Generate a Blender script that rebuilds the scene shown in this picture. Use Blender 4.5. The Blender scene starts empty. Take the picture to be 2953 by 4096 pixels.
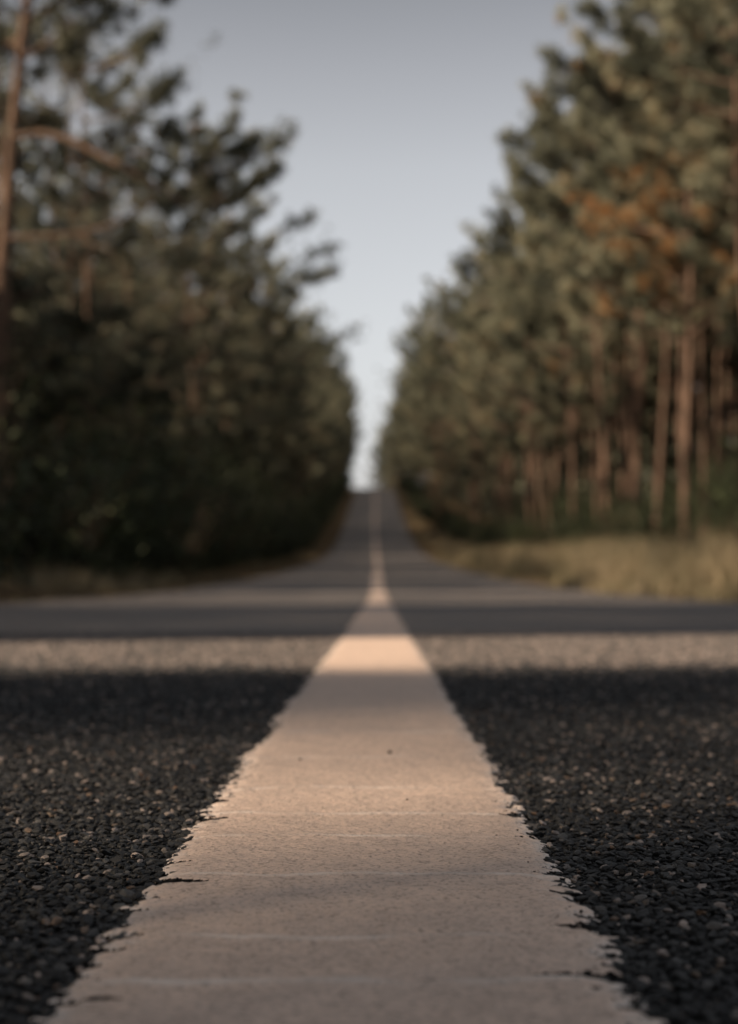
import bpy, bmesh, math, random
import numpy as np
from mathutils import Vector, Matrix
R = math.radians
sc = bpy.context.scene
COL = sc.collection

# ------------------------------------------------------------------ camera
CAM_X, CAM_H = 0.0096, 0.13
cam = bpy.data.cameras.new('camera'); cam.lens = 60.0; cam.sensor_fit = 'VERTICAL'
cam.sensor_height = 36.0; cam.sensor_width = 24.0
cam.clip_start = 0.02; cam.clip_end = 6000
co = bpy.data.objects.new('camera', cam); COL.objects.link(co); sc.camera = co
co.location = (CAM_X, 0, CAM_H)
co.rotation_euler = (R(90 + 2.51), 0, R(0.38))
cam.dof.use_dof = True; cam.dof.focus_distance = 0.80; cam.dof.aperture_fstop = 9.0
cam.dof.aperture_blades = 0

# ------------------------------------------------------------------ sky, sun, exposure
SUN_AZ, SUN_EL = 21.0, 29.0           # the sun stands left of and a little behind the camera
w = bpy.data.worlds.new('World'); sc.world = w; w.use_nodes = True
nt = w.node_tree; bg = nt.nodes['Background']
sky = nt.nodes.new('ShaderNodeTexSky'); sky.sky_type = 'NISHITA'; sky.sun_disc = False
sky.sun_elevation = R(SUN_EL); sky.sun_rotation = R(270 - SUN_AZ)
sky.air_density = 1.0; sky.dust_density = 1.6; sky.ozone_density = 1.0
hs = nt.nodes.new('ShaderNodeHueSaturation'); hs.inputs['Saturation'].default_value = 0.18
nt.links.new(sky.outputs[0], hs.inputs['Color']); nt.links.new(hs.outputs[0], bg.inputs[0])
bg.inputs[1].default_value = 0.084
# brighter pale band near the horizon, greyer overhead, as in thin high haze
tc = nt.nodes.new('ShaderNodeTexCoord'); sx = nt.nodes.new('ShaderNodeSeparateXYZ'); rp = nt.nodes.new('ShaderNodeValToRGB')
nt.links.new(tc.outputs['Generated'], sx.inputs[0]); nt.links.new(sx.outputs['Z'], rp.inputs['Fac'])
e = rp.color_ramp.elements; e[0].position = 0.0; e[0].color = (1.0, .955, .965, 1); e[1].position = .34; e[1].color = (.53, .53, .545, 1)
x_ = e.new(.13); x_.color = (.96, .95, .95, 1)
x_ = e.new(.24); x_.color = (.83, .825, .83, 1)
x_ = e.new(.29); x_.color = (.69, .685, .695, 1)
x_ = e.new(.60); x_.color = (.85, .86, .88, 1)
mx = nt.nodes.new('ShaderNodeMix'); mx.data_type = 'RGBA'; mx.blend_type = 'MULTIPLY'; mx.inputs[0].default_value = 1
nt.links.new(hs.outputs[0], mx.inputs[6]); nt.links.new(rp.outputs[0], mx.inputs[7]); nt.links.new(mx.outputs[2], bg.inputs[0])
sl = bpy.data.lights.new('sun', 'SUN'); sl.energy = 4.7; sl.angle = R(0.75); sl.color = (1.0, 0.81, 0.61)
so = bpy.data.objects.new('sun', sl); COL.objects.link(so)
_a, _e = R(SUN_AZ), R(SUN_EL)
SUN = np.array([-math.cos(_e)*math.cos(_a), -math.cos(_e)*math.sin(_a), math.sin(_e)])
so.rotation_euler = Vector(SUN).to_track_quat('Z', 'Y').to_euler()
so.location = (-30, -15, 30)
sc.view_settings.view_transform = 'Standard'; sc.view_settings.look = 'None'
sc.view_settings.exposure = 1.05; sc.view_settings.gamma = 1.0
sc.view_settings.use_curve_mapping = False
sc.cycles.max_bounces = 5; sc.cycles.diffuse_bounces = 3; sc.cycles.glossy_bounces = 2

# ------------------------------------------------------------------ helpers
def tag(o, label=None, cat=None, group=None, kind=None):
    for k, v in (('label', label), ('category', cat), ('group', group), ('kind', kind)):
        if v: o[k] = v
    return o

def raw_mesh(name, V, F, attrs=None, matidx=None, smooth=False):
    """V (n,3); F list of (m,k) int arrays, one per polygon size"""
    me = bpy.data.meshes.new(name)
    V = np.ascontiguousarray(V, dtype=np.float32)
    if not isinstance(F, (list, tuple)): F = [F]
    F = [f for f in F if len(f)]
    idx = np.concatenate([f.ravel() for f in F]).astype(np.int32)
    tot = np.concatenate([np.full(len(f), f.shape[1], np.int32) for f in F])
    st = np.concatenate([[0], np.cumsum(tot)[:-1]]).astype(np.int32)
    me.vertices.add(len(V)); me.vertices.foreach_set('co', V.ravel())
    me.loops.add(len(idx)); me.loops.foreach_set('vertex_index', idx)
    me.polygons.add(len(tot)); me.polygons.foreach_set('loop_start', st)
    me.polygons.foreach_set('loop_total', tot)
    if matidx is not None: me.polygons.foreach_set('material_index', matidx.astype(np.int32))
    me.polygons.foreach_set('use_smooth', np.full(len(tot), bool(smooth)))
    me.update(calc_edges=True)
    for k, a in (attrs or {}).items():
        at = me.attributes.new(k, 'FLOAT', 'POINT'); at.data.foreach_set('value', np.ascontiguousarray(a, dtype=np.float32))
    return me

def link(name, me, mats=(), parent=None):
    o = bpy.data.objects.new(name, me); COL.objects.link(o)
    for m in mats: me.materials.append(m)
    if parent: o.parent = parent
    return o

def vnoise(x, y, seed=0):
    """smooth 2-D value noise in 0..1 at lattice scale 1"""
    xi = np.floor(x).astype(np.int64); yi = np.floor(y).astype(np.int64)
    fx = x - xi; fy = y - yi; fx = fx*fx*(3-2*fx); fy = fy*fy*(3-2*fy)
    def h(a, b):
        n = (a*374761393 + b*668265263 + seed*974634777) & 0xffffffff
        n = ((n ^ (n >> 13)) * 1274126177) & 0xffffffff
        n = (n ^ (n >> 16)) & 0xffffff
        return n / float(0xffffff)
    return (h(xi, yi)*(1-fx) + h(xi+1, yi)*fx)*(1-fy) + (h(xi, yi+1)*(1-fx) + h(xi+1, yi+1)*fx)*fy

def fbm(x, y, seed=0, o=3):
    s = 0; a = 1; t = 0
    for i in range(o):
        s = s + a*vnoise(x*2**i, y*2**i, seed+i*7); t += a; a *= .5
    return s/t

# terrain profile along the road: flat, then the long climb to a crest
_sy = np.array([-40, 0, 14, 25, 45, 85, 115, 145, 175, 230, 270, 314, 350, 400, 700, 4000.])
_ss = np.array([0, 0, 0, .012, .020, .030, .048, .075, .088, .090, .082, .057, .0, -.05, -.05, -.004])
_gy = np.arange(-40, 4000, 1.0); _gs = np.interp(_gy, _sy, _ss)
_gz = np.cumsum(_gs); _gz -= np.interp(0, _gy, _gz)
def prof(y): return np.interp(y, _gy, _gz)
def cx(y): return np.interp(y, [-40, 0, 20, 35, 70, 118, 150, 188, 290, 330, 380, 430, 700], [0, 0, -.01, -.05, -.1, -.3, -.46, -.6, -.9, -1.4, -3.4, -6.5, -30])
HW = 3.0                                # half width of the road

# ------------------------------------------------------------------ materials
class NT:
    def __init__(s, name):
        s.m = bpy.data.materials.new(name); s.m.use_nodes = True
        s.t = s.m.node_tree; s.b = s.t.nodes['Principled BSDF']
    def n(s, typ, **kw):
        nd = s.t.nodes.new(typ)
        for k, v in kw.items():
            if hasattr(nd, k): setattr(nd, k, v)
            else: nd.inputs[k].default_value = v
        return nd
    def l(s, a, b): s.t.links.new(a, b)
    def noise(s, scale, detail=3, vec=None, rough=.55):
        nd = s.n('ShaderNodeTexNoise', Scale=scale, Detail=detail, Roughness=rough)
        s.l(vec or s.obj(), nd.inputs['Vector']); return nd.outputs['Fac']
    def obj(s):
        if not hasattr(s, '_o'): s._o = s.n('ShaderNodeTexCoord').outputs['Object']
        return s._o
    def attr(s, name): return s.n('ShaderNodeAttribute', attribute_name=name).outputs['Fac']
    def ramp(s, fac, stops):
        r = s.n('ShaderNodeValToRGB'); e = r.color_ramp.elements
        while len(e) > 1: e.remove(e[0])
        e[0].position, e[0].color = stops[0][0], (*stops[0][1], 1)
        for p, c in stops[1:]:
            x = e.new(p); x.color = (*c, 1)
        s.l(fac, r.inputs['Fac']); return r.outputs['Color']
    def mix(s, fac, a, b, mode='MIX'):
        x = s.n('ShaderNodeMix', data_type='RGBA', blend_type=mode)
        if isinstance(fac, (int, float)): x.inputs[0].default_value = fac
        else: s.l(fac, x.inputs[0])
        for i, v in ((6, a), (7, b)):
            if isinstance(v, tuple): x.inputs[i].default_value = (*v, 1)
            else: s.l(v, x.inputs[i])
        return x.outputs[2]
    def math(s, op, a, b=0.0):
        x = s.n('ShaderNodeMath', operation=op)
        for i, v in ((0, a), (1, b)):
            if isinstance(v, (int, float)): x.inputs[i].default_value = v
            else: s.l(v, x.inputs[i])
        return x.outputs[0]
    def out(s, col, rough=.8, spec=.3, bump=None, dist=.01, strength=1.0):
        if isinstance(col, tuple): s.b.inputs['Base Color'].default_value = (*col, 1)
        else: s.l(col, s.b.inputs['Base Color'])
        s.b.inputs['Roughness'].default_value = rough
        s.b.inputs['Specular IOR Level'].default_value = spec
        if bump is not None:
            b = s.n('ShaderNodeBump', Distance=dist, Strength=strength); s.l(bump, b.inputs['Height'])
            s.l(b.outputs[0], s.b.inputs['Normal'])
        return s.m

def m_binder():
    t = NT('asphalt_binder')
    vo = t.n('ShaderNodeTexVoronoi', Scale=150.0); t.l(t.obj(), vo.inputs['Vector'])
    sep = t.n('ShaderNodeSeparateColor'); t.l(vo.outputs['Color'], sep.inputs[0])
    stone = t.ramp(sep.outputs[0], [(0, (.18, .155, .140)), (.6, (.31, .25, .218)), (.85, (.34, .285, .245)), (1, (.45, .37, .30))])
    inside = t.ramp(vo.outputs['Distance'], [(0.25, (1, 1, 1)), (.6, (0, 0, 0))])
    big = t.noise(1.3, 4)
    far = t.mix(inside, (.06, .056, .054), stone)
    far = t.mix(big, far, t.mix(.5, far, (.17, .148, .135)))
    far = t.mix(t.attr('sunlit_tone'), t.mix(.80, far, (.006, .006, .006)), far)  # sunlight put into the colour: asphalt paler from the sunlit strip onward
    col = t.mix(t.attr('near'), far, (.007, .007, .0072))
    h = t.math('SUBTRACT', 1.0, vo.outputs['Distance'])
    return t.out(col, .75, .35, h, .0035, .9)

def m_stone():
    t = NT('asphalt_stones')
    col = t.ramp(t.attr('tint'), [(0, (.008, .008, .008)), (.45, (.013, .013, .0135)), (.70, (.030, .030, .030)), (.88, (.062, .060, .058)), (.945, (.34, .272, .236)), (.965, (.11, .10, .09)), (.985, (.13, .075, .045)), (1, (.15, .12, .095))])  # the palest stop carries the brightness of the sunlit strip
    sp = t.noise(900.0, 3)
    col = t.mix(t.ramp(sp, [(.45, (0, 0, 0)), (.6, (.8, .8, .8))]), col, t.mix(.45, col, (0.0, 0.0, 0.0)))
    return t.out(col, .62, .40, t.noise(1500.0, 3), .0006, .8)

def m_paint():
    t = NT('road_paint')
    big = t.noise(9.0, 4); mid = t.noise(70.0, 4); fine = t.noise(480.0, 4); grain = t.noise(1100.0, 3)
    col = t.mix(big, (.60, .44, .345), (.67, .50, .40))
    col = t.mix(t.ramp(mid, [(.35, (0, 0, 0)), (.7, (.5, .5, .5))]), col, (.40, .31, .255))
    col = t.mix(t.ramp(fine, [(.50, (0, 0, 0)), (.68, (.95, .95, .95))]), col, (.23, .175, .14))
    col = t.mix(t.ramp(grain, [(.56, (0, 0, 0)), (.75, (.8, .8, .8))]), col, (.68, .57, .485))
    col = t.mix(t.math('MULTIPLY', t.attr('edge'), .7), col, (.60, .56, .53))
    col = t.mix(t.math('MULTIPLY', t.attr('ridge'), .9), col, (.68, .60, .54))
    h = t.math('ADD', t.math('MULTIPLY', fine, .7), t.math('MULTIPLY', grain, .5))
    return t.out(col, .7, .35, h, .0011, .9)

def m_ground():
    t = NT('forest_floor')
    a = t.noise(.7, 5); b = t.noise(9.0, 5); c = t.noise(60., 4)
    col = t.mix(t.ramp(a, [(.35, (0, 0, 0)), (.65, (1, 1, 1))]), (.055, .036, .020), (.075, .060, .028))
    col = t.mix(t.ramp(b, [(.4, (0, 0, 0)), (.7, (1, 1, 1))]), col, (.13, .075, .035))
    col = t.mix(t.ramp(c, [(.5, (0, 0, 0)), (.8, (1, 1, 1))]), col, (.16, .11, .06))
    return t.out(col, .95, .1, c, .03, 1)

def m_needles(name, stops):
    t = NT(name)
    col = t.ramp(t.attr('tint'), stops)
    m = t.out(col, .6, .25)
    return m

def m_bark(name='pine_bark', warm=1.0):
    t = NT(name)
    mp = t.n('ShaderNodeMapping'); mp.inputs['Scale'].default_value = (1, 1, .18); t.l(t.obj(), mp.inputs['Vector'])
    a = t.noise(14., 5, mp.outputs[0]); b = t.noise(40., 4, mp.outputs[0])
    col = t.ramp(a, [(.3, (.03, .021, .016)), (.5, (.11, .070, .049)), (.75, (.20, .125, .088))])
    col = t.mix(t.ramp(b, [(.5, (0, 0, 0)), (.75, (.6, .6, .6))]), col, (.17, .12, .09))
    return t.out(col, .9, .15, a, .04, 1)

M = dict(stem=NT('shrub_stem_bark').out((.028, .021, .015), .9, .1), wall_shade=NT('paint_wall_shade').out((.014, .013, .0125), .8, .2), binder=m_binder(), stone=m_stone(), paint=m_paint(), ground=m_ground(), bark=m_bark(),
    pine=m_needles('pine_needles', [(0, (.014, .016, .009)), (.33, (.055, .059, .038)), (.55, (.160, .158, .105)), (.8, (.26, .25, .165)), (.88, (.15, .13, .075)), (.92, (.21, .10, .034)), (1, (.30, .14, .045))]),
    shrub=m_needles('shrub_leaves', [(0, (.011, .015, .007)), (.5, (.028, .036, .015)), (1, (.085, .105, .040))]),
    grass=m_needles('dry_grass', [(0, (.055, .066, .030)), (.4, (.125, .105, .060)), (.8, (.23, .18, .108)), (1, (.34, .27, .17))]),
    pebble=NT('dark_pebble').out((.012, .011, .010), .7, .3))

# ------------------------------------------------------------------ ground and hills in one sheet
def build_ground():
    ys = np.concatenate([np.arange(-60, 360, 2.0), np.geomspace(362, 3900, 50)])
    xs = np.concatenate([-np.geomspace(1500, 12, 26), np.arange(-11, -3.3, .7), [-3.15, -2.6, 2.6, 3.15], np.arange(3.6, 11.5, .7), np.geomspace(12, 1500, 26)])
    X, Y = np.meshgrid(xs, ys)
    ax = np.abs(X)
    Z = prof(Y) + np.where(ax > 3.1, (fbm(X*.35+40, Y*.35, 3)-.5)*.35*np.clip((ax-3.1)/3, 0, 1), 0)
    Z += np.where(ax > 3.1, np.minimum((ax-3.1)*.05, .25), 0) - .012 - np.where(ax < 3, .03, 0)
    X = X + cx(Y)*(ax < 12)
    n, m = X.shape
    i = np.arange(n*m).reshape(n, m)
    F = np.stack([i[:-1, :-1], i[:-1, 1:], i[1:, 1:], i[1:, :-1]], -1).reshape(-1, 4)
    tag(link('ground', raw_mesh('ground', np.stack([X, Y, Z], -1).reshape(-1, 3), F, smooth=True), [M['ground']]), kind='structure')
build_ground()
def gz(x, y):
    x = np.asarray(x, float); y = np.asarray(y, float); ax = np.abs(x)
    return prof(y) + np.where(ax > 3.1, (fbm(x*.35+40, y*.35, 3)-.5)*.35*np.clip((ax-3.1)/3, 0, 1) + np.minimum((ax-3.1)*.05, .25), 0) - .012

# ------------------------------------------------------------------ road: sheet plus the real stones of its near surface
def ico(sub):
    bm = bmesh.new(); bmesh.ops.create_icosphere(bm, subdivisions=sub, radius=1)
    v = np.array([x.co[:] for x in bm.verts]); f = np.array([[x.index for x in p.verts] for p in bm.faces]); bm.free()
    return v, f

def build_road():
    rng = np.random.default_rng(5)
    ys = np.concatenate([np.arange(-12, 12, .12), np.arange(12, 60, 1.), np.arange(60, 420, 3.)])
    e = .05
    xs = np.concatenate([[-HW, -2.6], np.linspace(-2, 2, 61), [2.6, HW]])
    X, Y = np.meshgrid(xs, ys)
    X = X + np.where(np.abs(X) > 2.9, (fbm(Y*.9, Y*0+np.sign(X)*5, 8)-.5)*.25, 0) + cx(Y)
    Z = prof(Y)
    V = [np.stack([X, Y, Z], -1).reshape(-1, 3)]
    n, m = X.shape; i = np.arange(n*m).reshape(n, m)
    quads = np.stack([i[:-1, :-1], i[:-1, 1:], i[1:, 1:], i[1:, :-1]], -1).reshape(-1, 4)
    yv_ = V[0][:, 1]; near = np.clip(1-(yv_-2.3)/.7, 0, 1)*np.clip((.22+.30*yv_-np.abs(V[0][:, 0]))/.08+.5, 0, 1)*(yv_ > .2); sunlit_tone = np.clip((yv_-2.2)/.7, 0, 1)
    tint = [np.zeros(len(V[0]))]; nearA = [near]
    tris = []; off = len(V[0])
    def population(y0, y1, cell, rad, sub, nvar, lift):
        nonlocal off
        base, f = ico(sub)
        P = []
        y = y0
        gy = np.arange(y0, y1, cell)
        for yy in gy:
            xm = .22 + .30*yy
            gx = np.arange(-xm, xm, cell)
            P.append(np.stack([gx, np.full(len(gx), yy)], -1))
        P = np.concatenate(P); P = P + rng.uniform(-.5, .5, P.shape)*cell
        P = P[np.abs(P[:, 0]) > .066]
        s = rad*np.exp(rng.normal(0, .28, len(P)))
        s = np.minimum(s, rad*1.75)
        var = rng.integers(0, nvar, len(P)); ang = rng.uniform(0, 2*np.pi, len(P))
        tn = rng.uniform(0, 1, len(P))**1.25
        tn = tn + (.950-tn)*np.clip((P[:, 1]-2.2)/.6, 0, 1)*rng.uniform(.72, 1.0, len(P))  # stones coloured paler where the sunlit strip begins and beyond
        for k in range(nvar):
            v = base.copy()
            for _ in range(15):                      # chip flat faces off the pebble
                nrm = rng.normal(size=3); nrm /= np.linalg.norm(nrm); d = rng.uniform(.48, .80)
                ov = np.maximum(v@nrm - d, 0); v = v - ov[:, None]*nrm
            v = v*np.array([1, rng.uniform(.6, .95), rng.uniform(.38, .62)])
            q = np.where(var == k)[0]
            if not len(q): continue
            c, sn = np.cos(ang[q])[:, None], np.sin(ang[q])[:, None]
            sc_ = s[q][:, None]
            tx = rng.normal(0, .18, (len(q), 1)); ty = rng.normal(0, .18, (len(q), 1))
            x = (v[:, 0]*c - v[:, 1]*sn)*sc_; yv = (v[:, 0]*sn + v[:, 1]*c)*sc_
            zz = v[:, 2]*sc_ + x*tx + yv*ty
            px, py = P[q, 0][:, None], P[q, 1][:, None]
            ztop = (v[:, 2].max())*sc_
            zb = lift*(.5 + rng.uniform(0, 1, (len(q), 1))) - ztop + (fbm(px*22, py*22, 31)-.5)*.0022
            W = np.stack([x+px, yv+py, zz+zb], -1).reshape(-1, 3)
            V.append(W); tint.append(np.repeat(tn[q], len(v))); nearA.append(np.zeros(len(W)))
            tris.append((f[None]+ (off + np.arange(len(q))*len(v))[:, None, None]).reshape(-1, 3)); off += len(W)
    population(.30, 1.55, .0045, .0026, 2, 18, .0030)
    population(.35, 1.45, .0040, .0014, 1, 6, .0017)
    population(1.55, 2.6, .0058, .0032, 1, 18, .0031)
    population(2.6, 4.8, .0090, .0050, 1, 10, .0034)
    V = np.concatenate(V); T = np.concatenate(tris)
    mi = np.concatenate([np.zeros(len(quads)), np.ones(len(T))])
    me = raw_mesh('road', V, [quads, T], dict(tint=np.concatenate(tint), near=np.concatenate(nearA), sunlit_tone=np.concatenate([sunlit_tone, np.ones(len(V)-len(sunlit_tone))])), mi)
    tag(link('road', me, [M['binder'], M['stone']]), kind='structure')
build_road()

# ------------------------------------------------------------------ painted centre line (real 4 mm thick crust with ragged edges)
LW = .0875
def build_line():
    rows = [.22]
    while rows[-1] < 5.0: rows.append(rows[-1] + .0010*max(1, rows[-1]/1.1)**1.6)
    yr = np.array(rows); dx = .0012
    xc = np.arange(-.106, .106+dx, dx)
    XX, YY = np.meshgrid(xc, yr)
    cxm = (XX[:-1, :-1]+XX[1:, 1:])/2; cym = (YY[:-1, :-1]+YY[1:, 1:])/2
    side = np.sign(cxm)
    d = LW - np.abs(cxm)
    n1 = fbm(cym*28 + side*50, cxm*18, 11, 2)-.5
    n2 = fbm(cym*230 + side*9, cxm*120, 12, 3)-.5
    n3 = fbm(cym*14+ side*70, cxm*0, 15, 2)-.5
    dd = d + n1*.005 + n2*.019*(.3+1.3*vnoise(cym*11+side*33, cym*0, 18)) + n3*.007 + (vnoise(cym*520, cxm*420, 17)-.5)*.004
    keep = dd > 0
    keep &= ~((vnoise(cym*260, cxm*260, 19) > .90) & (d < .012))
    ridge = np.zeros_like(cxm)
    # side cracks (y, from edge, length in, sign, half width)
    H = 491.
    crack = [(H/ (1968-1300), -1, .024, .0022), (H/(1828-1300), -1, .015, .0030), (H/(1787-1300), -1, .011, .003), (H/(2006-1300), -1, .009, .0018), (H/(1922-1300), -1, .012, .0016),
             (H/(2180-1300), 1, .030, .0022), (H/(2065-1300), 1, .013, .0020), (H/(1818-1300), 1, .012, .0028), (H/(1868-1300), 1, .016, .0012), (H/(1944-1300), 1, .010, .0016),
             (H/(2240-1300), -1, .02, .0012), (H/(2122-1300), -1, .008, .0012), (H/(2095-1300), -1, .010, .0012)]
    for yc, s, ln, hw in crack:
        path = yc + (fbm(cxm*60, cxm*0+yc*31, 5, 3)-.5)*.010
        ins = d/ln
        wv = 3.0*hw*np.clip(1.15-ins, 0, 1)*(.5+vnoise(cxm*400, cym*0+yc*70, 6)*1.2)
        keep &= ~((side == s) & (ins < 1) & (np.abs(cym-path) < wv))
    for yc, s, ln, hw in [(H/ (1955-1300), 0, 0, .0022), (H/(1868-1300), 0, 0, .002), (H/(1818-1300), 0, 0, .003), (H/(1690-1300), 0, 0, .004), (H/(1632-1300), 0, 0, .006), (H/(2098-1300), 0, 0, .0022), (H/(2200-1300), 0, 0, .003), (H/(1760-1300), 0, 0, .002)]:
        path = yc + (fbm(cxm*25, cxm*0+yc*31, 5, 3)-.5)*.016
        f = np.exp(-((cym-path)/hw)**2)*(vnoise(cxm*45, cym*0+yc*13, 8))
        ridge = np.maximum(ridge, f)
    # tiny pits in the crust
    pits = (vnoise(cxm*330+3, cym*330, 23) > .965) & (vnoise(cxm*30, cym*30, 24) > .62)
    n, m = keep.shape
    vi = np.arange((n+1)*(m+1)).reshape(n+1, m+1)
    top = np.stack([vi[:-1, :-1], vi[:-1, 1:], vi[1:, 1:], vi[1:, :-1]], -1)[keep]
    def vavg(a):
        p = np.pad(a.astype(float), 1, mode='edge'); return (p[:-1, :-1]+p[1:, :-1]+p[:-1, 1:]+p[1:, 1:])/4
    ed = vavg(np.exp(-np.clip(dd, 0, 1)/.0035)); rg = vavg(ridge); pt = vavg(pits); kp = vavg(keep); thin = vavg(np.exp(-np.clip(dd, 0, 1)/.006))
    Z = .0052 + (fbm(XX*45, YY*45, 41, 3)-.5)*.0016 + (fbm(XX*260, YY*260, 42, 2)-.5)*.0007 + rg*.0008 - pt*.0010 - (1-kp)*.0008 - thin*.0022
    jx = (vnoise(XX*900, YY*900, 51)-.5)*dx*.9; jy = (vnoise(XX*900, YY*900, 52)-.5)*.0010
    Vt = np.stack([XX+jx, YY+jy, Z], -1).reshape(-1, 3)
    Vb = Vt.copy(); Vb[:, 2] = -.001
    nb = len(Vt)
    kpad = np.pad(keep, 1)
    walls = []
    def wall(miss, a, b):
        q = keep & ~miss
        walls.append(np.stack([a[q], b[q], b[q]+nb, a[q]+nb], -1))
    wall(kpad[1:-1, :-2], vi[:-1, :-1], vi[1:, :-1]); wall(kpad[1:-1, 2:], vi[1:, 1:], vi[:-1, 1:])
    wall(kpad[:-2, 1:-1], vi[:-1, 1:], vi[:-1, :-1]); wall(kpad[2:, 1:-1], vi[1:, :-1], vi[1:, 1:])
    # far and rear continuation
    V2 = []; F2 = []; off = 2*nb
    for seg in (np.concatenate([np.arange(5.0, 30, .05), np.arange(30, 415, 1.)]), np.arange(-11.5, .221, .04)):
        seg[-1] = seg[-1] if seg[0] > 0 else yr[0]
        if seg[0] > 0: seg[0] = yr[-1]
        nz = lambda s: (fbm(seg*22, seg*0+s, 13, 3)-.5)*.016
        wf = 1+.35*np.clip((seg-12)/30, 0, 1); L = -LW*wf + nz(1.5); Rr = LW*wf + nz(7.5); c = cx(seg); z = prof(seg)+.0052
        r = np.stack([np.stack([L+c, seg, z-.006], -1), np.stack([L+c, seg, z], -1), np.stack([c, seg, z], -1), np.stack([Rr+c, seg, z], -1), np.stack([Rr+c, seg, z-.006], -1)], 1)
        k = np.arange(len(seg)*5).reshape(-1, 5) + off
        F2.append(np.stack([k[:-1, :-1], k[:-1, 1:], k[1:, 1:], k[1:, :-1]], -1).reshape(-1, 4)); V2.append(r.reshape(-1, 3)); off += len(seg)*5
    V = np.concatenate([Vt, Vb]+V2); nx = len(V)-2*nb
    A = lambda a: np.concatenate([a.ravel(), a.ravel(), np.zeros(nx)])
    me = raw_mesh('centre_line', V, [np.concatenate([top]+F2+walls)], dict(edge=A(ed), ridge=A(rg)), np.concatenate([np.zeros(len(top)+sum(map(len, F2))), np.ones(sum(map(len, walls)))]))
    bm = bmesh.new(); bm.from_mesh(me); bmesh.ops.delete(bm, geom=[v for v in bm.verts if not v.link_faces], context='VERTS'); bm.to_mesh(me); bm.free()
    tag(link('road_marking', me, [M['paint'], M['wall_shade']]), kind='structure')  # crust walls at edges and cracks get near-black colour in place of shade
build_line()

def pebble(y_img, x_img, r, label):
    y = 491./(y_img-1300); x = CAM_X + (x_img-844)/3780*y
    v, f = ico(2); rng = np.random.default_rng(int(x_img))
    for _ in range(7):
        nrm = rng.normal(size=3); nrm /= np.linalg.norm(nrm); ov = np.maximum(v@nrm-.6, 0); v = v-ov[:, None]*nrm
    o = link('pebble', raw_mesh('pebble', v*np.array([r, r*.8, r*.8]), f), [M['pebble']])
    o.location = (x, y, .0054+r*.5)
    tag(o, label, 'pebble')
pebble(1682, 865, .0021, 'largest dark crumb of grit, right of centre on the pale line')
pebble(1698, 667, .0012, 'small dark speck of grit near the left edge of the pale road line')
pebble(1789, 903, .0008, 'tiniest dark speck of grit on the pale line, nearer the camera than the large crumb')

# ------------------------------------------------------------------ trees
def tube(path, rad, sides=8):
    """path (n,3) rad (n,) -> verts, quads"""
    path = np.asarray(path, float); n = len(path)
    t = np.gradient(path, axis=0); t /= np.linalg.norm(t, axis=1)[:, None]+1e-9
    ref = np.where(np.abs(t[:, 2:3]) > .8, np.array([[1., 0, 0]]), np.array([[0, 0, 1.]]))
    u = np.cross(t, ref); u /= np.linalg.norm(u, axis=1)[:, None]+1e-9; v = np.cross(t, u)
    a = np.linspace(0, 2*np.pi, sides, endpoint=False)
    P = path[:, None] + (u[:, None]*np.cos(a)[None, :, None] + v[:, None]*np.sin(a)[None, :, None])*np.asarray(rad)[:, None, None]
    k = np.arange(n*sides).reshape(n, sides); k2 = np.roll(k, -1, 1)
    return P.reshape(-1, 3), np.stack([k[:-1], k2[:-1], k2[1:], k[1:]], -1).reshape(-1, 4)

class Acc:
    def __init__(s): s.V = []; s.F = []; s.n = 0
    def add(s, v, f): s.V.append(v); s.F.append(f+s.n); s.n += len(v)
    def get(s): return np.concatenate(s.V), np.concatenate(s.F)

def tufts(rng, C, D, size, per, width, tint):
    """needle brushes at centres C, pointing about D; returns tri verts (n*3,3), tint"""
    n = len(C)
    d = rng.normal(size=(n, per, 3))*.75 + D[:, None]*.9
    d /= np.linalg.norm(d, axis=2)[..., None]
    L = size*rng.uniform(.6, 1.15, (n, per, 1))*rng.uniform(.7, 1.3, (n, 1, 1))
    s = rng.normal(size=(n, per, 3)); s = np.cross(d, s); s /= np.linalg.norm(s, axis=2)[..., None]
    base = C[:, None] + rng.normal(0, size*.25, (n, per, 3))
    w_ = width*rng.uniform(.7, 1.3, (n, per, 1))
    T = np.stack([base - s*w_, base + s*w_, base + d*L], 2)
    tt = np.clip(tint[:, None] + rng.normal(0, .05, (n, per)), 0, None)
    return T.reshape(-1, 3), np.repeat(tt.ravel(), 3)

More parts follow.
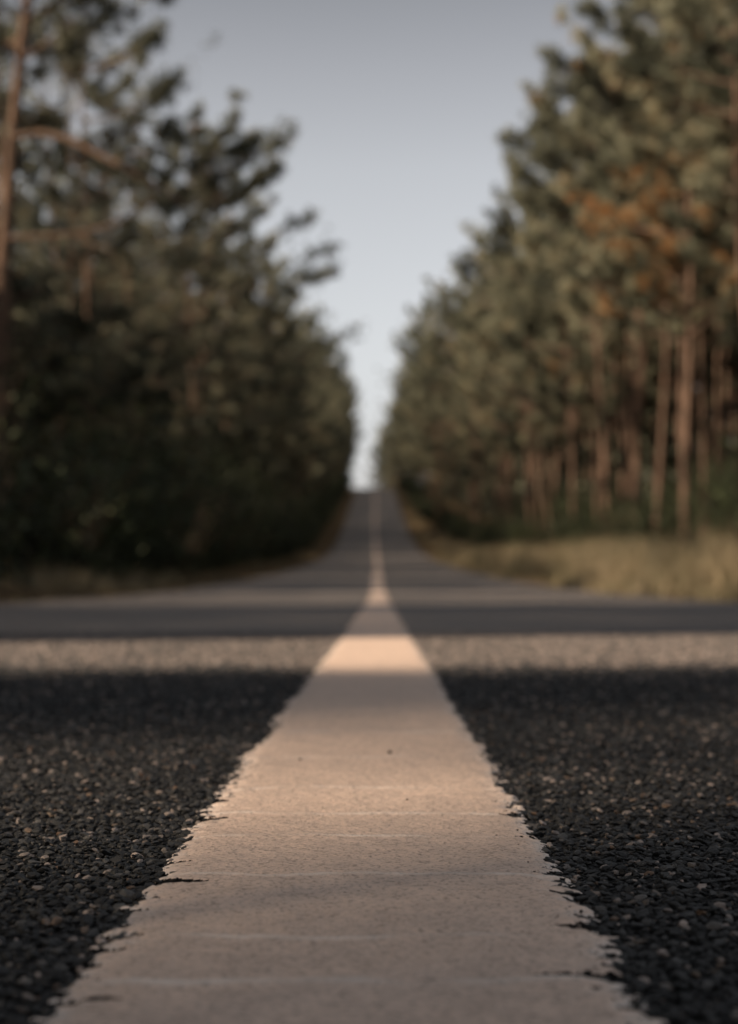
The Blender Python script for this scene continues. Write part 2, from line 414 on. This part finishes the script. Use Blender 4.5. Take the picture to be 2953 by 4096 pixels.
def pine_arrays(seed, H=18., base=.33, reach=3.0, nl=46, lean=(0, 0), orange=0., density=1.0, trunk_r=.118):
    rng = np.random.default_rng(seed)
    k = np.linspace(0, 1, 16)
    bend = np.stack([lean[0]*k**1.3 + .25*np.sin(k*5+rng.uniform(0, 6)), lean[1]*k**1.3 + .25*np.sin(k*4+rng.uniform(0, 6)), H*k], -1)
    bend[:, :2] -= bend[0, :2]
    bend[0, 2] = -.25
    tr = Acc(); tr.add(*tube(bend, trunk_r*(1-k*.88)*(1+.5*np.exp(-k*28))*(1+.06*rng.normal(size=16)), 10))
    tp = lambda f: np.array([np.interp(f, k, bend[:, i]) for i in range(3)])
    C = []; D = []
    nl = int(nl*1.15)
    for i in range(nl):
        f = base + (1-base)*(i+rng.uniform(0, 1))/nl
        g = (f-base)/(1-base)
        env = (.45+.75*math.sin(min(1, g*1.35+.12)*math.pi)**.8) if g < .62 else 1.12*((1-g)/.38)**.5+.12
        L = reach*env*rng.choice([rng.uniform(.4, 1.0), rng.uniform(.85, 1.22)], p=[.7, .3])
        az = i*2.4+rng.uniform(-.5, .5); up = rng.uniform(.05, .45)+.55*g
        p0 = tp(f); m = 6; q = np.linspace(0, 1, m)
        dr = np.array([math.cos(az), math.sin(az), 0])
        pth = p0 + dr*(L*q[:, None]) + np.array([0, 0, 1.])*(L*(math.tan(up)*.55*q + .28*q**2))[:, None] + rng.normal(0, .06, (m, 3))*q[:, None]
        tr.add(*tube(pth, (.045*(1-.75*q))*(.6+L*.14), 5))
        ns = max(3, int(L*5))
        for j in range(ns):                     # side twigs along the outer part of the limb
            s = rng.uniform(.28, 1.0)**.8; pp = np.array([np.interp(s, q, pth[:, c]) for c in range(3)])
            sd = np.array([-dr[1], dr[0], 0])*rng.choice([-1, 1]); tl = rng.uniform(.25, .95)*(1.15-s*.6)*min(1.1, L/2.2)
            td = sd*rng.uniform(.5, 1)+dr*rng.uniform(.3, .9)+np.array([0, 0, rng.uniform(.15, .9)]); td /= np.linalg.norm(td)
            e = pp+td*tl
            tr.add(*tube(np.stack([pp, (pp+e)/2+rng.normal(0, .03, 3), e]), [.014, .010, .006], 3))
            for t_ in np.arange(.35, 1.05, .28/max(density, .1)):
                C.append(pp+td*tl*t_+rng.normal(0, .07, 3)); D.append(td*.8+np.array([0, 0, .35]))
        for s in (.62, .72, .8, .88, .94, 1.):
            C.append(np.array([np.interp(s, q, pth[:, c]) for c in range(3)])+rng.normal(0, .09, 3)); D.append(dr*.8+np.array([0, 0, .6]))
    top = tp(1.); 
    for _ in range(8): C.append(top+rng.normal(0, .12, 3)+np.array([0, 0, rng.uniform(-.5, .15)])); D.append(np.array([0, 0, 1.]))
    C = np.array(C); D = np.array(D)
    cl = fbm(C[:, 0]*.9+50, C[:, 2]*.9+C[:, 1]*.7, seed, 2)
    tint = np.clip(.15+.75*(cl-.25)/.5*rng.uniform(.7, 1.1, len(C)), 0, .86)
    if orange > 0:
        if orange > .2:
            pr = np.exp(-((C[:, 2]-9.3)/1.9)**2)*np.clip(1.1-C[:, 0]*.5, 0, 1)*(.35+1.1*fbm(C[:, 0]*1.5, C[:, 2]*1.2, 5, 2))
            tint = np.where(rng.uniform(size=len(C)) < pr, rng.uniform(.87, 1, len(C)), tint); orange = .02
        oz = fbm(C[:, 0]*.55+9, C[:, 2]*.45+C[:, 1]*.5, seed+3, 2)
        tint = np.where((np.hypot(C[:, 0], C[:, 1]) < reach*.6) & (oz > np.quantile(oz, 1-orange)) & (rng.uniform(size=len(C)) < .8), rng.uniform(.92, 1, len(C)), tint)
    Tv, Tt = tufts(rng, C, D, .26, 20, .019, tint)
    return tr.get(), (Tv, Tt)

def shrub_arrays(seed, H=3.2, Rr=1.7, n=2600, leaf=.075, pale=0.):
    rng = np.random.default_rng(seed); st = Acc(); C = []
    for i in range(16):
        az = rng.uniform(0, 2*np.pi); sp = rng.uniform(.15, 1)*Rr*.85; h = H*rng.uniform(.55, 1.0)*(1-.25*sp/Rr)
        q = np.linspace(0, 1, 6)
        p = np.stack([math.cos(az)*sp*q**1.4+.1*math.cos(az), math.sin(az)*sp*q**1.4+.1*math.sin(az), h*q-.1], -1)+rng.normal(0, .05, (6, 3))*q[:, None]
        st.add(*tube(p, .028*(1-.75*q), 5))
        for j in range(n//16):
            s = rng.uniform(.08, 1)**.75; b = np.array([np.interp(s, q, p[:, c]) for c in range(3)])
            C.append(b+rng.normal(0, 1, 3)*np.array([.34, .34, .26])*(Rr/1.7))
    C = np.array(C); C[:, 2] = np.abs(C[:, 2])+.05
    n_ = len(C); d = rng.normal(size=(n_, 3)); d[:, 2] = np.abs(d[:, 2])*.5; d /= np.linalg.norm(d, axis=1)[:, None]
    s = np.cross(d, rng.normal(size=(n_, 3))); s /= np.linalg.norm(s, axis=1)[:, None]
    L = leaf*rng.uniform(.7, 1.5, (n_, 1))
    Q = np.stack([C, C+d*L*.5+s*L*.38, C+d*L, C+d*L*.5-s*L*.38], 1).reshape(-1, 3)
    tint = np.clip(rng.uniform(0, .8, n_)*(.5+fbm(C[:, 0]*2, C[:, 2]*2, seed))+pale, 0, 1)
    return st.get(), (Q, np.repeat(tint, 4))

# sun patches on the road: intervals of road length that the left canopy leaves open, with the share of foliage let through
GAPS = [(-.4, 1.75, 'near', 3.4), (2.80, 4.05, 1.0, 3.4), (12.6, 14.5, .9, 3.4), (15.5, 18, .9, 3.4), (19.5, 24, .9, 3.4), (28, 30, .9, 3.4), (42, 45.5, .95, 3.4), (54, 57, .9, 3.4), (66, 69, .9, 3.4), (80, 84, .9, 3.4), (95, 101, 1., 4.5)]
# openings that let the sun down on the right verge and stems, and on the leaning trunk: (from, to, share, x from, x to)
OPEN = [(10, 28, .54, 3.2, 17), (28, 56, .66, 3.2, 20), (56, 100, .6, 3.2, 18), (100, 145, .48, 3.2, 16), (150, 200, .5, 3.2, 15), (28.4+6.5*math.tan(_a), 30.9+7.15*math.tan(_a), .8, 2.0, 12)]
def sun_hit(P):
    """where the sun ray through each point meets the road level, slid along the ray's track to x = 0"""
    t = P[:, 2] - prof(P[:, 1]); g = P[:, :2] - SUN[:2]/SUN[2]*t[:, None]
    return g[:, 0], g[:, 1] - g[:, 0]*math.tan(_a)
def lit_mask(P, rng, r):
    x, u = sun_hit(P)
    u = u + (vnoise(x*1.3, u*.9, 77)-.5)*.22 + (vnoise(x*3.3, u*2.6, 76)-.5)*.12
    m = np.zeros(len(P), bool)
    for a, b, p, xm in GAPS:
        if p == 'near': p = np.where(P[:, 0] > -11, .97, np.where(u > .8, .56, .36)); rr = 0
        else: rr = r*p*p
        m |= (u > a-rr) & (u < b+rr) & (np.abs(x) < xm) & (rng.uniform(size=len(P)) < p)
    pat = vnoise(x*.42, u*.34, 78)*.7+vnoise(x*1.1, u*1.0, 79)*.3
    for a, b, p, xa, xb in OPEN:
        m |= (u > a-r*.6) & (u < b+r*.6) & (x > xa) & (x < xb) & (pat > 1-p) & (rng.uniform(size=len(P)) < .96)
    return m

PINES = [pine_arrays(100+i, H=18, base=b, reach=rc, nl=nl, lean=ln, orange=og) for i, (b, rc, nl, ln, og) in enumerate([
    (.30, 3.0, 48, (.4, .2), 0), (.36, 2.8, 44, (-.3, .4), .03), (.27, 3.2, 52, (.1, -.5), 0), (.42, 2.9, 40, (.6, 0), .05), (.33, 3.1, 46, (-.5, -.3), .30), (.24, 2.7, 54, (0, .3), .04), (.10, 2.6, 60, (.2, -.2), 0), (.16, 3.0, 56, (-.2, .2), .02), (.44, 2.7, 40, (.3, -.3), 0), (.40, 2.9, 42, (-.35, .2), .04)])]
SHRUBS = [shrub_arrays(200+i, H=h, Rr=r_) for i, (h, r_) in enumerate([(3.2, 1.7), (2.6, 1.5), (3.8, 1.9)])]
mesh_cache = {}
def tree_meshes(i):
    if i not in mesh_cache:
        (tv, tf), (cv, ct) = PINES[i]
        a = raw_mesh('pine_trunk', tv, tf, smooth=True); a.materials.append(M['bark'])
        b = raw_mesh('pine_crown', cv, np.arange(len(cv)).reshape(-1, 3), dict(tint=ct)); b.materials.append(M['pine'])
        mesh_cache[i] = (a, b)
    return mesh_cache[i]
def shrub_meshes(i):
    k = 's%d' % i
    if k not in mesh_cache:
        (tv, tf), (cv, ct) = SHRUBS[i]
        a = raw_mesh('shrub_stems', tv, tf, smooth=True); a.materials.append(M['stem'])
        b = raw_mesh('shrub_foliage', cv, np.arange(len(cv)).reshape(-1, 4), dict(tint=ct)); b.materials.append(M['shrub'])
        mesh_cache[k] = (a, b)
    return mesh_cache[k]

def place(kind, i, x, y, s, sz, rz, label, group, cut=False, seed=0, tilt=0.):
    """one tree or shrub: an Empty at its foot with its wood and its foliage as children"""
    label = label.replace('*', near(x, y))
    x = float(x + cx(y)); z = float(gz(x, y)) - .05
    name, cat, parts = (('pine_tree', 'tree', ('trunk', 'crown')) if kind == 'pine' else ('shrub', 'shrub', ('stems', 'foliage')))
    r = bpy.data.objects.new(name, None); COL.objects.link(r); r.empty_display_size = .5
    r.location = (x, y, z); r.rotation_euler = (0, tilt, rz); r.scale = (s, s, sz)
    tag(r, label, cat, group)
    ms = tree_meshes(i) if kind == 'pine' else shrub_meshes(i)
    if cut:
        (tv, tf), (cv, ct) = (PINES if kind == 'pine' else SHRUBS)[i]
        k = 3 if kind == 'pine' else 4
        mat = Matrix.LocRotScale((x, y, z), r.rotation_euler, (s, s, sz)); m4 = np.array(mat)
        cen = cv.reshape(-1, k, 3).mean(1); wc = cen@m4[:3, :3].T + m4[:3, 3]
        drop = lit_mask(wc, np.random.default_rng(seed), .26)
        wv = tv@m4[:3, :3].T + m4[:3, 3]
        fc = wv[tf].mean(1); dw = lit_mask(fc, np.random.default_rng(seed+1), .2)
        thick = np.zeros(len(tf), bool); thick[:150] = True     # the stem itself stays whole
        tf2 = tf[~dw | thick] if kind == 'pine' else tf
        a = raw_mesh('wood', tv, tf2 if len(tf2) else tf[:4], smooth=True); a.materials.append(ms[0].materials[0])
        kk = ~drop
        if kk.sum() < 10: kk[:10] = True
        cv2 = cv.reshape(-1, k, 3)[kk].reshape(-1, 3); ct2 = ct.reshape(-1, k)[kk].ravel()
        b = raw_mesh('foliage', cv2, np.arange(len(cv2)).reshape(-1, k), dict(tint=ct2)); b.materials.append(ms[1].materials[0])
        ms = (a, b)
    for nm, me in zip(parts, ms):
        o = bpy.data.objects.new(nm, me); COL.objects.link(o); o.parent = r
    return r

rnd = random.Random(11)
MARK_L = [(33, 'beside the leaning pine at the left edge'), (42, 'behind the bare diagonal branch'), (51, 'below the ragged treetop of the upper left'),
          (61, 'under the sloping left treetops'), (72, 'under the first step of the left skyline'), (85, 'by the feathery left bough'), (100, 'past the feathery left bough'),
          (116, 'by the reddish trunk of the dark wood'), (140, 'by the open left twigs above the road gap'), (190, 'where the left row starts to climb'), (260, 'halfway up the left of the slope'), (500, 'at the left of the crest')]
MARK_R = [(44, 'at the right edge'), (51, 'under the orange dead needles'), (60, 'under the high right bough'), (71, 'below the two upright shoots'), (83, 'just past the two upright shoots'),
          (98, 'by the rounded grey-green crown'), (115, 'below the small knob on the right skyline'), (134, 'below the spiky right top'), (160, 'by the last distinct right pine'),
          (200, 'where the right row starts to climb'), (265, 'halfway up the right of the slope'), (500, 'at the right of the crest')]
def near(x, y): return next(t for lim, t in (MARK_L if x < 0 else MARK_R) if y <= lim)
def stem_blocks_gap(x, y):
    u = y - x*math.tan(_a)
    return any(a-.5 < u < b+.5 for a, b, p, xm in GAPS if p != 'near' and p > .5)
def nudge(x, y):
    for k in range(60):
        for yy in (y+.15*k, y-.15*k):
            if not stem_blocks_gap(x, yy): return yy
    return y

NTREE = 0
def pine(i, x, y, H, label, group, reach=None, cut=False, rz=None, tilt=0.):
    global NTREE; NTREE += 1
    s = reach if reach else H/18.
    return place('pine', i, x, y, s, H/18., rnd.uniform(0, 6.28) if rz is None else rz, label, group, cut, NTREE*3, tilt)

GL, GR = 'pines along the left side of the road', 'pines along the right side of the road'
# -- left front row, near: shaped by the outline seen against the sky
NEAR_L = [(-10.4, 23.5, 14.5, 'pine at the far left edge behind the leaning trunk, its low crown in deep shade'),
          (-8.2, 37.0, 16.4, 'tall dark pine right of the leaning trunk with a ragged top at the upper edge'),
          (-8.0, 46.0, 15.6, 'shaded pine with the shoulder of foliage below the bare diagonal branch'),
          (-8.0, 56.0, 14.8, 'dark pine on the left forming the slope of treetops below the isolated high twig'),
          (-7.3, 67.0, 16.9, 'left pine under the first step of the skyline, thin crown with sky holes'),
          (-7.9, 78.0, 19.2, 'tall left pine pushing a feathery bough far out into the sky at mid height'),
          (-7.7, 92.0, 19.6, 'left pine just behind the feathery bough, with brownish lit inner limbs'),
          (-8.0, 108.0, 19.5, 'left pine with a reddish trunk showing halfway down the dark wood'),
          (-7.9, 124.0, 20.5, 'left pine whose open twigs stand out in pale sky above the road gap')]
NR = {}
for x, y, H, lb in NEAR_L: NR[-y] = pine(rnd.choice([0, 2, 3, 7]), x, nudge(x, y), H, lb, GL, reach=.95, cut=y < 130)
far_l = 'dark pine of the distant left row *'
y = 138.
while y < 425:
    pine(rnd.choice([0, 2, 6, 7, 6]), -float(np.interp(y, [138, 200, 260], [8.3, 7.3, 6.7]))+rnd.uniform(-.9, .9), y, rnd.uniform(16, 21), far_l, 'distant left pines', reach=1.08); y += rnd.uniform(6.5, 11.5)
inner_l = 'shaded inner pine *'
for row, (x0, ya, yb, dy) in enumerate([(-10.3, 16, 150, 4.6), (-15.5, 22, 110, 7.0)]):
    y = ya
    while y < yb:
        xx = x0+rnd.uniform(-1.2, 1.2); pine(rnd.choice([0, 2, 3, 7]), xx, nudge(xx, y+rnd.uniform(-1, 1)), rnd.uniform(14.5, 17.5), inner_l, 'left inner pines', cut=y < 105); y += dy*rnd.uniform(.8, 1.2)
shade_l = 'pine outside the left edge of the view whose shadow falls across the near road'
for x0, ya, yb, dy in [(-8., -14, 17, 4.2), (-12., -18, 12, 5.2), (-17, -20, 14, 6.)]:
    y = ya
    while y < yb:
        xx = x0+rnd.uniform(-.9, .9); pine(rnd.randrange(6), xx, nudge(xx, y), rnd.uniform(15, 19), shade_l, 'left pines beside the camera', cut=True); y += dy*rnd.uniform(.8, 1.2)

# -- the big leaning pine at the left edge with two bare branches
def big_left():
    x, y = -7.15, 30.0; z = float(gz(x, y))
    r = bpy.data.objects.new('pine_tree', None); COL.objects.link(r); r.location = (x, y, z-.05)
    tag(r, 'leaning pine at the left edge with bare trunk and two long curved branches', 'tree', GL)
    q = np.linspace(0, 1, 18); H = 15.5
    px = lambda X, Y: np.array([(X-844)/3780*y - x + CAM_X, 0, (1300-Y)/3780*y + CAM_H - z])
    P = np.stack([np.interp(q*H, [0, 5.2, 8, 10.3, 15.5], [0.25, .42, .60, .85, 1.5]), .15*np.sin(q*4), q*H], -1); P[0, 2] = -.3
    o = link('trunk', None or raw_mesh('trunk', *tube(P, .15*(1-.8*q)+.02, 12), smooth=True), [M['bark']], r)
    def br(pts, r0, r1):
        p = np.array([px(a, b)+np.array([0, c, 0]) for a, b, c in pts]); n = len(p)
        t = np.linspace(0, 1, n); tt = np.linspace(0, 1, 14)
        p = np.stack([np.interp(tt, t, p[:, i]) for i in range(3)], -1)
        link('branch', raw_mesh('branch', *tube(p, r0+(r1-r0)*tt, 8), smooth=True), [M['bark']], r)
        return p
    br([(22, 288, 0), (80, 280, -.1), (140, 296, -.3), (200, 330, -.5), (260, 366, -.7), (320, 402, -.9), (380, 438, -1.0), (420, 470, -1.0)], .062, .034)
    br([(8, 515, 0), (70, 516, -.2), (130, 520, -.4), (200, 516, -.6), (250, 508, -.7), (300, 490, -.8), (350, 455, -.9)], .034, .022)
    br([(260, 366, -.7), (300, 350, -.8), (345, 352, -1.0)], .022, .01); br([(170, 517, -.5), (215, 545, -.6), (262, 560, -.7)], .02, .008); br([(345, 417, -.9), (360, 455, -1.1), (352, 500, -1.2)], .02, .008)
    rng = np.random.default_rng(4); C = []; D = []; ac = Acc()
    for i in range(46):
        h = rng.uniform(9.2, 15.4); p0 = np.array([np.interp(h, P[:, 2], P[:, 0]), 0, h]); az = rng.uniform(0, 6.28); L = rng.uniform(.8, 2.7)
        d = np.array([math.cos(az), math.sin(az), rng.uniform(.1, .8)]); qq = np.linspace(0, 1, 5)
        pth = p0+d*L*qq[:, None]+np.array([0, 0, .15*L])*qq[:, None]**2
        ac.add(*tube(pth, .035*(1-.7*qq), 5))
        for j in range(int(L*9)):
            s = rng.uniform(.35, 1.); C.append(p0+d*L*s+rng.normal(0, .22, 3)*L*.5); D.append(d)
    C = np.array(C); D = np.array(D)
    T, tt = tufts(rng, C, D, .25, 20, .019, np.clip(rng.normal(.35, .15, len(C)), 0, .8))
    cr = link('crown', raw_mesh('crown', T, np.arange(len(T)).reshape(-1, 3), dict(tint=tt)), [M['pine']], r)
    link('limbs', raw_mesh('limbs', *ac.get(), smooth=True), [M['bark']], r)
big_left()

# -- right side
NEAR_R = [(9.1, 40.0, 19.0, 8, 'tall pine at the right edge with its crown leaving the top of the picture'),
          (8.6, 48.0, 18.5, 4, 'right-hand pine with the large patch of orange dead needles beside the right edge'),
          (8.9, 55.0, 19.2, 9, 'right pine whose high bough hangs in the sky left of the orange needles'),
          (8.9, 66.0, 18.3, 8, 'right pine carrying the two separate upright shoots against the sky'),
          (8.7, 76.0, 18.6, 0, 'right pine directly behind the two upright shoots, grey green in soft sun'),
          (8.2, 90.0, 18.8, 2, 'mid-distance right pine with a rounded grey-green crown over bare stems'),
          (7.8, 106.0, 19.5, 2, 'right pine with a small knob of foliage breaking the skyline halfway down'),
          (7.4, 124.0, 20.0, 6, 'right pine with a short spiky top just before the lowest notch of the skyline'),
          (6.9, 145.0, 20.5, 3, 'last distinct right pine, its ragged boughs leaning toward the road gap')]
for x, y, H, i, lb in NEAR_R: NR[y] = pine(i, x, y, H, lb, GR, reach=.98, rz=0. if i == 4 else None)
far_r = 'sunlit pine of the distant right row *'
y = 158.
while y < 425:
    pine(rnd.choice([0, 2, 5, 6, 7, 6]), 6.6+rnd.uniform(-.9, .9), y, rnd.uniform(15.5, 21.5), far_r, 'distant right pines', reach=1.05); y += rnd.uniform(6.5, 11.5)
inner_r = 'thin-stemmed inner pine *'
for row, (x0, ya, yb, dy) in enumerate([(10.2, 36, 170, 4.8), (13.2, 44, 150, 5.2), (17.0, 52, 130, 5.5)]):
    y = ya
    while y < yb:
        pine(rnd.choice([3, 8, 9, 8, 1]), x0+rnd.uniform(-1.2, 1.2), y, rnd.uniform(17.5, 20.5), inner_r, 'right inner pines'); y += dy*rnd.uniform(.8, 1.2)

# -- long boughs that stand out against the sky
def bough(root, y, x_img, y_img, r_m=.5, nt_=46, rise=.35):
    if root is None: return
    rng = np.random.default_rng(int(x_img)); o = np.array(root.location)
    e = np.array([CAM_X+(x_img-844)/3780*y, y-rng.uniform(0, 1.0), CAM_H+(1300-y_img)/3780*y])
    h0 = e[2]-o[2]-abs(e[0]-o[0])*rise
    p0 = np.array([o[0], o[1], o[2]+h0]); q = np.linspace(0, 1, 9)[:, None]
    pth = p0+(e-p0)*q+np.array([0, 0, -1.])*np.sin(q*np.pi)*.22+rng.normal(0, .05, (9, 3))*q
    wv, wf = tube(pth, .06*(1-.8*q[:, 0]), 6)
    s = 1-np.abs(rng.normal(0, .2, nt_)); C = np.stack([np.interp(s, q[:, 0], pth[:, i]) for i in range(3)], -1)+rng.normal(0, 1, (nt_, 3))*np.array([.55, .5, .6])*r_m*(.45+.7*rng.uniform(size=(nt_, 1)))
    D = np.tile(np.array([.3*np.sign(e[0]-o[0]), 0, .8]), (nt_, 1))
    T, tt = tufts(rng, C, D, .27, 20, .019, np.clip(rng.normal(.4, .15, nt_), 0, .8))
    V = np.concatenate([wv, T])-o; sc3 = np.array(root.scale); V = V/sc3
    a = -root.rotation_euler[2]; V[:, :2] = V[:, :2]@np.array([[math.cos(a), math.sin(a)], [-math.sin(a), math.cos(a)]])
    F3 = np.arange(len(T)).reshape(-1, 3)+len(wv)
    me = raw_mesh('bough', V, [wf, F3], dict(tint=np.concatenate([np.zeros(len(wv)), tt])), np.concatenate([np.zeros(len(wf)), np.ones(len(F3))]))
    link('bough', me, [M['bark'], M['pine']], root)
for yy, bl in {-67.: [(648, 300, .42), (585, 300, .5), (628, 375, .3), (540, 315, .5)], -92.: [(742, 545, .5), (722, 600, .45), (690, 480, .32), (748, 600, .22)],
               -124.: [(796, 728, .4), (772, 800, .45), (720, 690, .6), (742, 752, .5)], -46.: [(385, 185, .4), (350, 80, .2)],
               66.: [(1112, 300, .42), (1185, 265, .36), (1135, 380, .45), (1150, 430, .6), (1205, 330, .5)], 55.: [(1215, 110, .42), (1275, 130, .4), (1225, 190, .45), (1300, 20, .5)],
               106.: [(1030, 580, .5), (1085, 520, .6)], 124.: [(948, 668, .4), (990, 640, .5), (1000, 690, .6)], 145.: [(890, 748, .55), (872, 830, .5), (940, 760, .6), (860, 905, .5)]}.items():
    for a_, b_, c_ in bl: bough(NR.get(yy), abs(yy), a_, b_, c_*abs(yy)/80+.12, int(60))

# -- shrubs
def shrub(i, x, y, s, sz, label, group, cut=False):
    global NTREE; NTREE += 1
    place('shrub', i, x, y, s, sz, rnd.uniform(0, 6.28), label, group, cut, NTREE*3)
lb = 'dark roadside shrub *'
y = 9.
while y < 330:
    shrub(rnd.randrange(3), -5.1+rnd.uniform(-.5, .3), y, rnd.uniform(.85, 1.15), rnd.uniform(.8, 1.25), lb, 'left undergrowth shrubs', y < 105); y += (1.7 if y < 60 else 2.8 if y < 150 else 5.5)*rnd.uniform(.85, 1.15)
lb2 = 'tall second-row shrub *'
y = 12.
while y < 120:
    shrub(2, -8.2+rnd.uniform(-.7, .7), y, rnd.uniform(1.1, 1.5), rnd.uniform(1.2, 1.9), lb2, 'left second row shrubs', y < 60); y += 3.0*rnd.uniform(.8, 1.2)
lb3 = 'shrub beyond the left edge of the view that keeps the near road in shade'
y = -12.
while y < 9:
    shrub(rnd.randrange(3), -5.9+rnd.uniform(-.3, .3), y, rnd.uniform(1.0, 1.2), rnd.uniform(.9, 1.15), lb3, 'left shrubs beside the camera', True); y += 1.5*rnd.uniform(.9, 1.1)
lb4 = 'dark green shrub behind the verge *'
y = 34.
while y < 320:
    shrub(rnd.randrange(3), 8.0+rnd.uniform(-.9, .9) - min(2.6, max(0, y-70)*.02), y, rnd.uniform(.8, 1.15), rnd.uniform(.6, 1.0), lb4, 'right undergrowth shrubs'); y += 4.2*rnd.uniform(.7, 1.3)
lb5 = 'tall inner shrub between stems *'
y = 40.
while y < 130:
    shrub(2, 12+rnd.uniform(-1, 1), y, rnd.uniform(1.1, 1.4), rnd.uniform(.9, 1.3), lb5, 'right inner shrubs'); y += 4.5*rnd.uniform(.8, 1.2)

# ------------------------------------------------------------------ grass on the verges and the deep wood (stuff)
def build_grass(side, seed, label):
    rng = np.random.default_rng(seed); V = []; T = []
    for y0, y1, dens, hgt, wd in [(6, 30, 34, 1., .006), (30, 70, 22, 1., .009), (70, 150, 9, .6, .014), (150, 320, 4, .5, .02)]:
        x0, x1 = (3.05, 7.2) if side > 0 else (3.05, 5.4)
        n = int((x1-x0)*(y1-y0)*dens*(1.25 if side > 0 else .35))
        x = rng.uniform(x0, x1, n); y = rng.uniform(y0, y1, n)
        cl = fbm(x*.75+seed, y*.42, seed, 2)
        h = np.clip((cl-.34)*2.1, .05, .68)*np.clip((x-3.0)/.9, .25, 1)*hgt*(1.15 if side > 0 else .45)
        k = rng.uniform(size=n) < np.clip(cl*4.2-1.75, .05, .9); x, y, cl, h = x[k], y[k], cl[k], h[k]; n = len(x)
        per = 9
        bx = side*x[:, None]+cx(y)[:, None]+rng.normal(0, .05, (n, per)); by = y[:, None]+rng.normal(0, .05, (n, per))
        bz = gz(bx, by)
        hh = h[:, None]*rng.uniform(.4, 1.35, (n, per)); ln = rng.normal(0, .38, (n, per, 2))*hh[..., None]
        a = rng.uniform(0, np.pi, (n, per)); dxv, dyv = np.cos(a)*wd, np.sin(a)*wd
        P = np.stack([np.stack([bx-dxv, by-dyv, bz-.02], -1), np.stack([bx+dxv, by+dyv, bz-.02], -1), np.stack([bx+ln[..., 0], by+ln[..., 1], bz+hh], -1)], 2)
        V.append(P.reshape(-1, 3))
        t = np.clip(.15+cl[:, None]*.7+rng.normal(0, .18, (n, per))+(vnoise(x*2.3, y*1.1, 61)[:, None]-.55)*.8, 0, 1)
        T.append(np.repeat(t.ravel(), 3))
    V = np.concatenate(V); T = np.concatenate(T)
    tag(link('grass', raw_mesh('grass', V, np.arange(len(V)).reshape(-1, 3), dict(tint=T)), [M['grass']]), label, 'grass', kind='stuff')
build_grass(1, 3, 'tall dry golden grass on the right verge')
build_grass(-1, 8, 'short dim grass along the left road edge')

def deep_wood(side, label):
    rng = np.random.default_rng(40+side); n = 190000 if side > 0 else 230000
    y = (14 if side > 0 else -24)+rng.uniform(0, 1, n)**1.25*(330 if side > 0 else 368); x = rng.uniform(0, 1, n)*7 + np.interp(y, [14, 90, 140, 180, 350], [20, 17.5, 12.5, 10.5, 9]); h = rng.uniform(0, 1, n)**1.25*(15.5 if side > 0 else np.interp(y, [60, 100, 180], [26, 23, 15]))  # left wood also runs behind the camera and taller, added to block sun
    keep = (fbm(y*.22, h*.25+x*.3, 9, 3) > .29)
    if side < 0: keep &= ~lit_mask(np.stack([-x, y, prof(y)+h], -1), rng, .3)
    pass; x, y, h = x[keep], y[keep], h[keep]; n = len(x)
    C = np.stack([side*x, y, prof(y)+h], -1)
    d = rng.normal(size=(n, 3)); d /= np.linalg.norm(d, axis=1)[:, None]; s = np.cross(d, rng.normal(size=(n, 3))); s /= np.linalg.norm(s, axis=1)[:, None]
    L = rng.uniform(.35, .75, (n, 1))
    P = np.stack([C-s*L*.35, C+s*L*.35, C+d*L], 1).reshape(-1, 3)
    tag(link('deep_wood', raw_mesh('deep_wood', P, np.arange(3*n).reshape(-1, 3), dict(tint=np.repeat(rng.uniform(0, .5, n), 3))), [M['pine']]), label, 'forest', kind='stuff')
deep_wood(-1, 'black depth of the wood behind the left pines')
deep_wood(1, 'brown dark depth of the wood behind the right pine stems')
print('TREES', sum(o.name.startswith('pine_tree') for o in bpy.data.objects), 'SHRUBS', sum(o.name.startswith('shrub') and o.type == 'EMPTY' for o in bpy.data.objects), 'CROWN TRIS', [len(p[1][0])//3 for p in PINES])
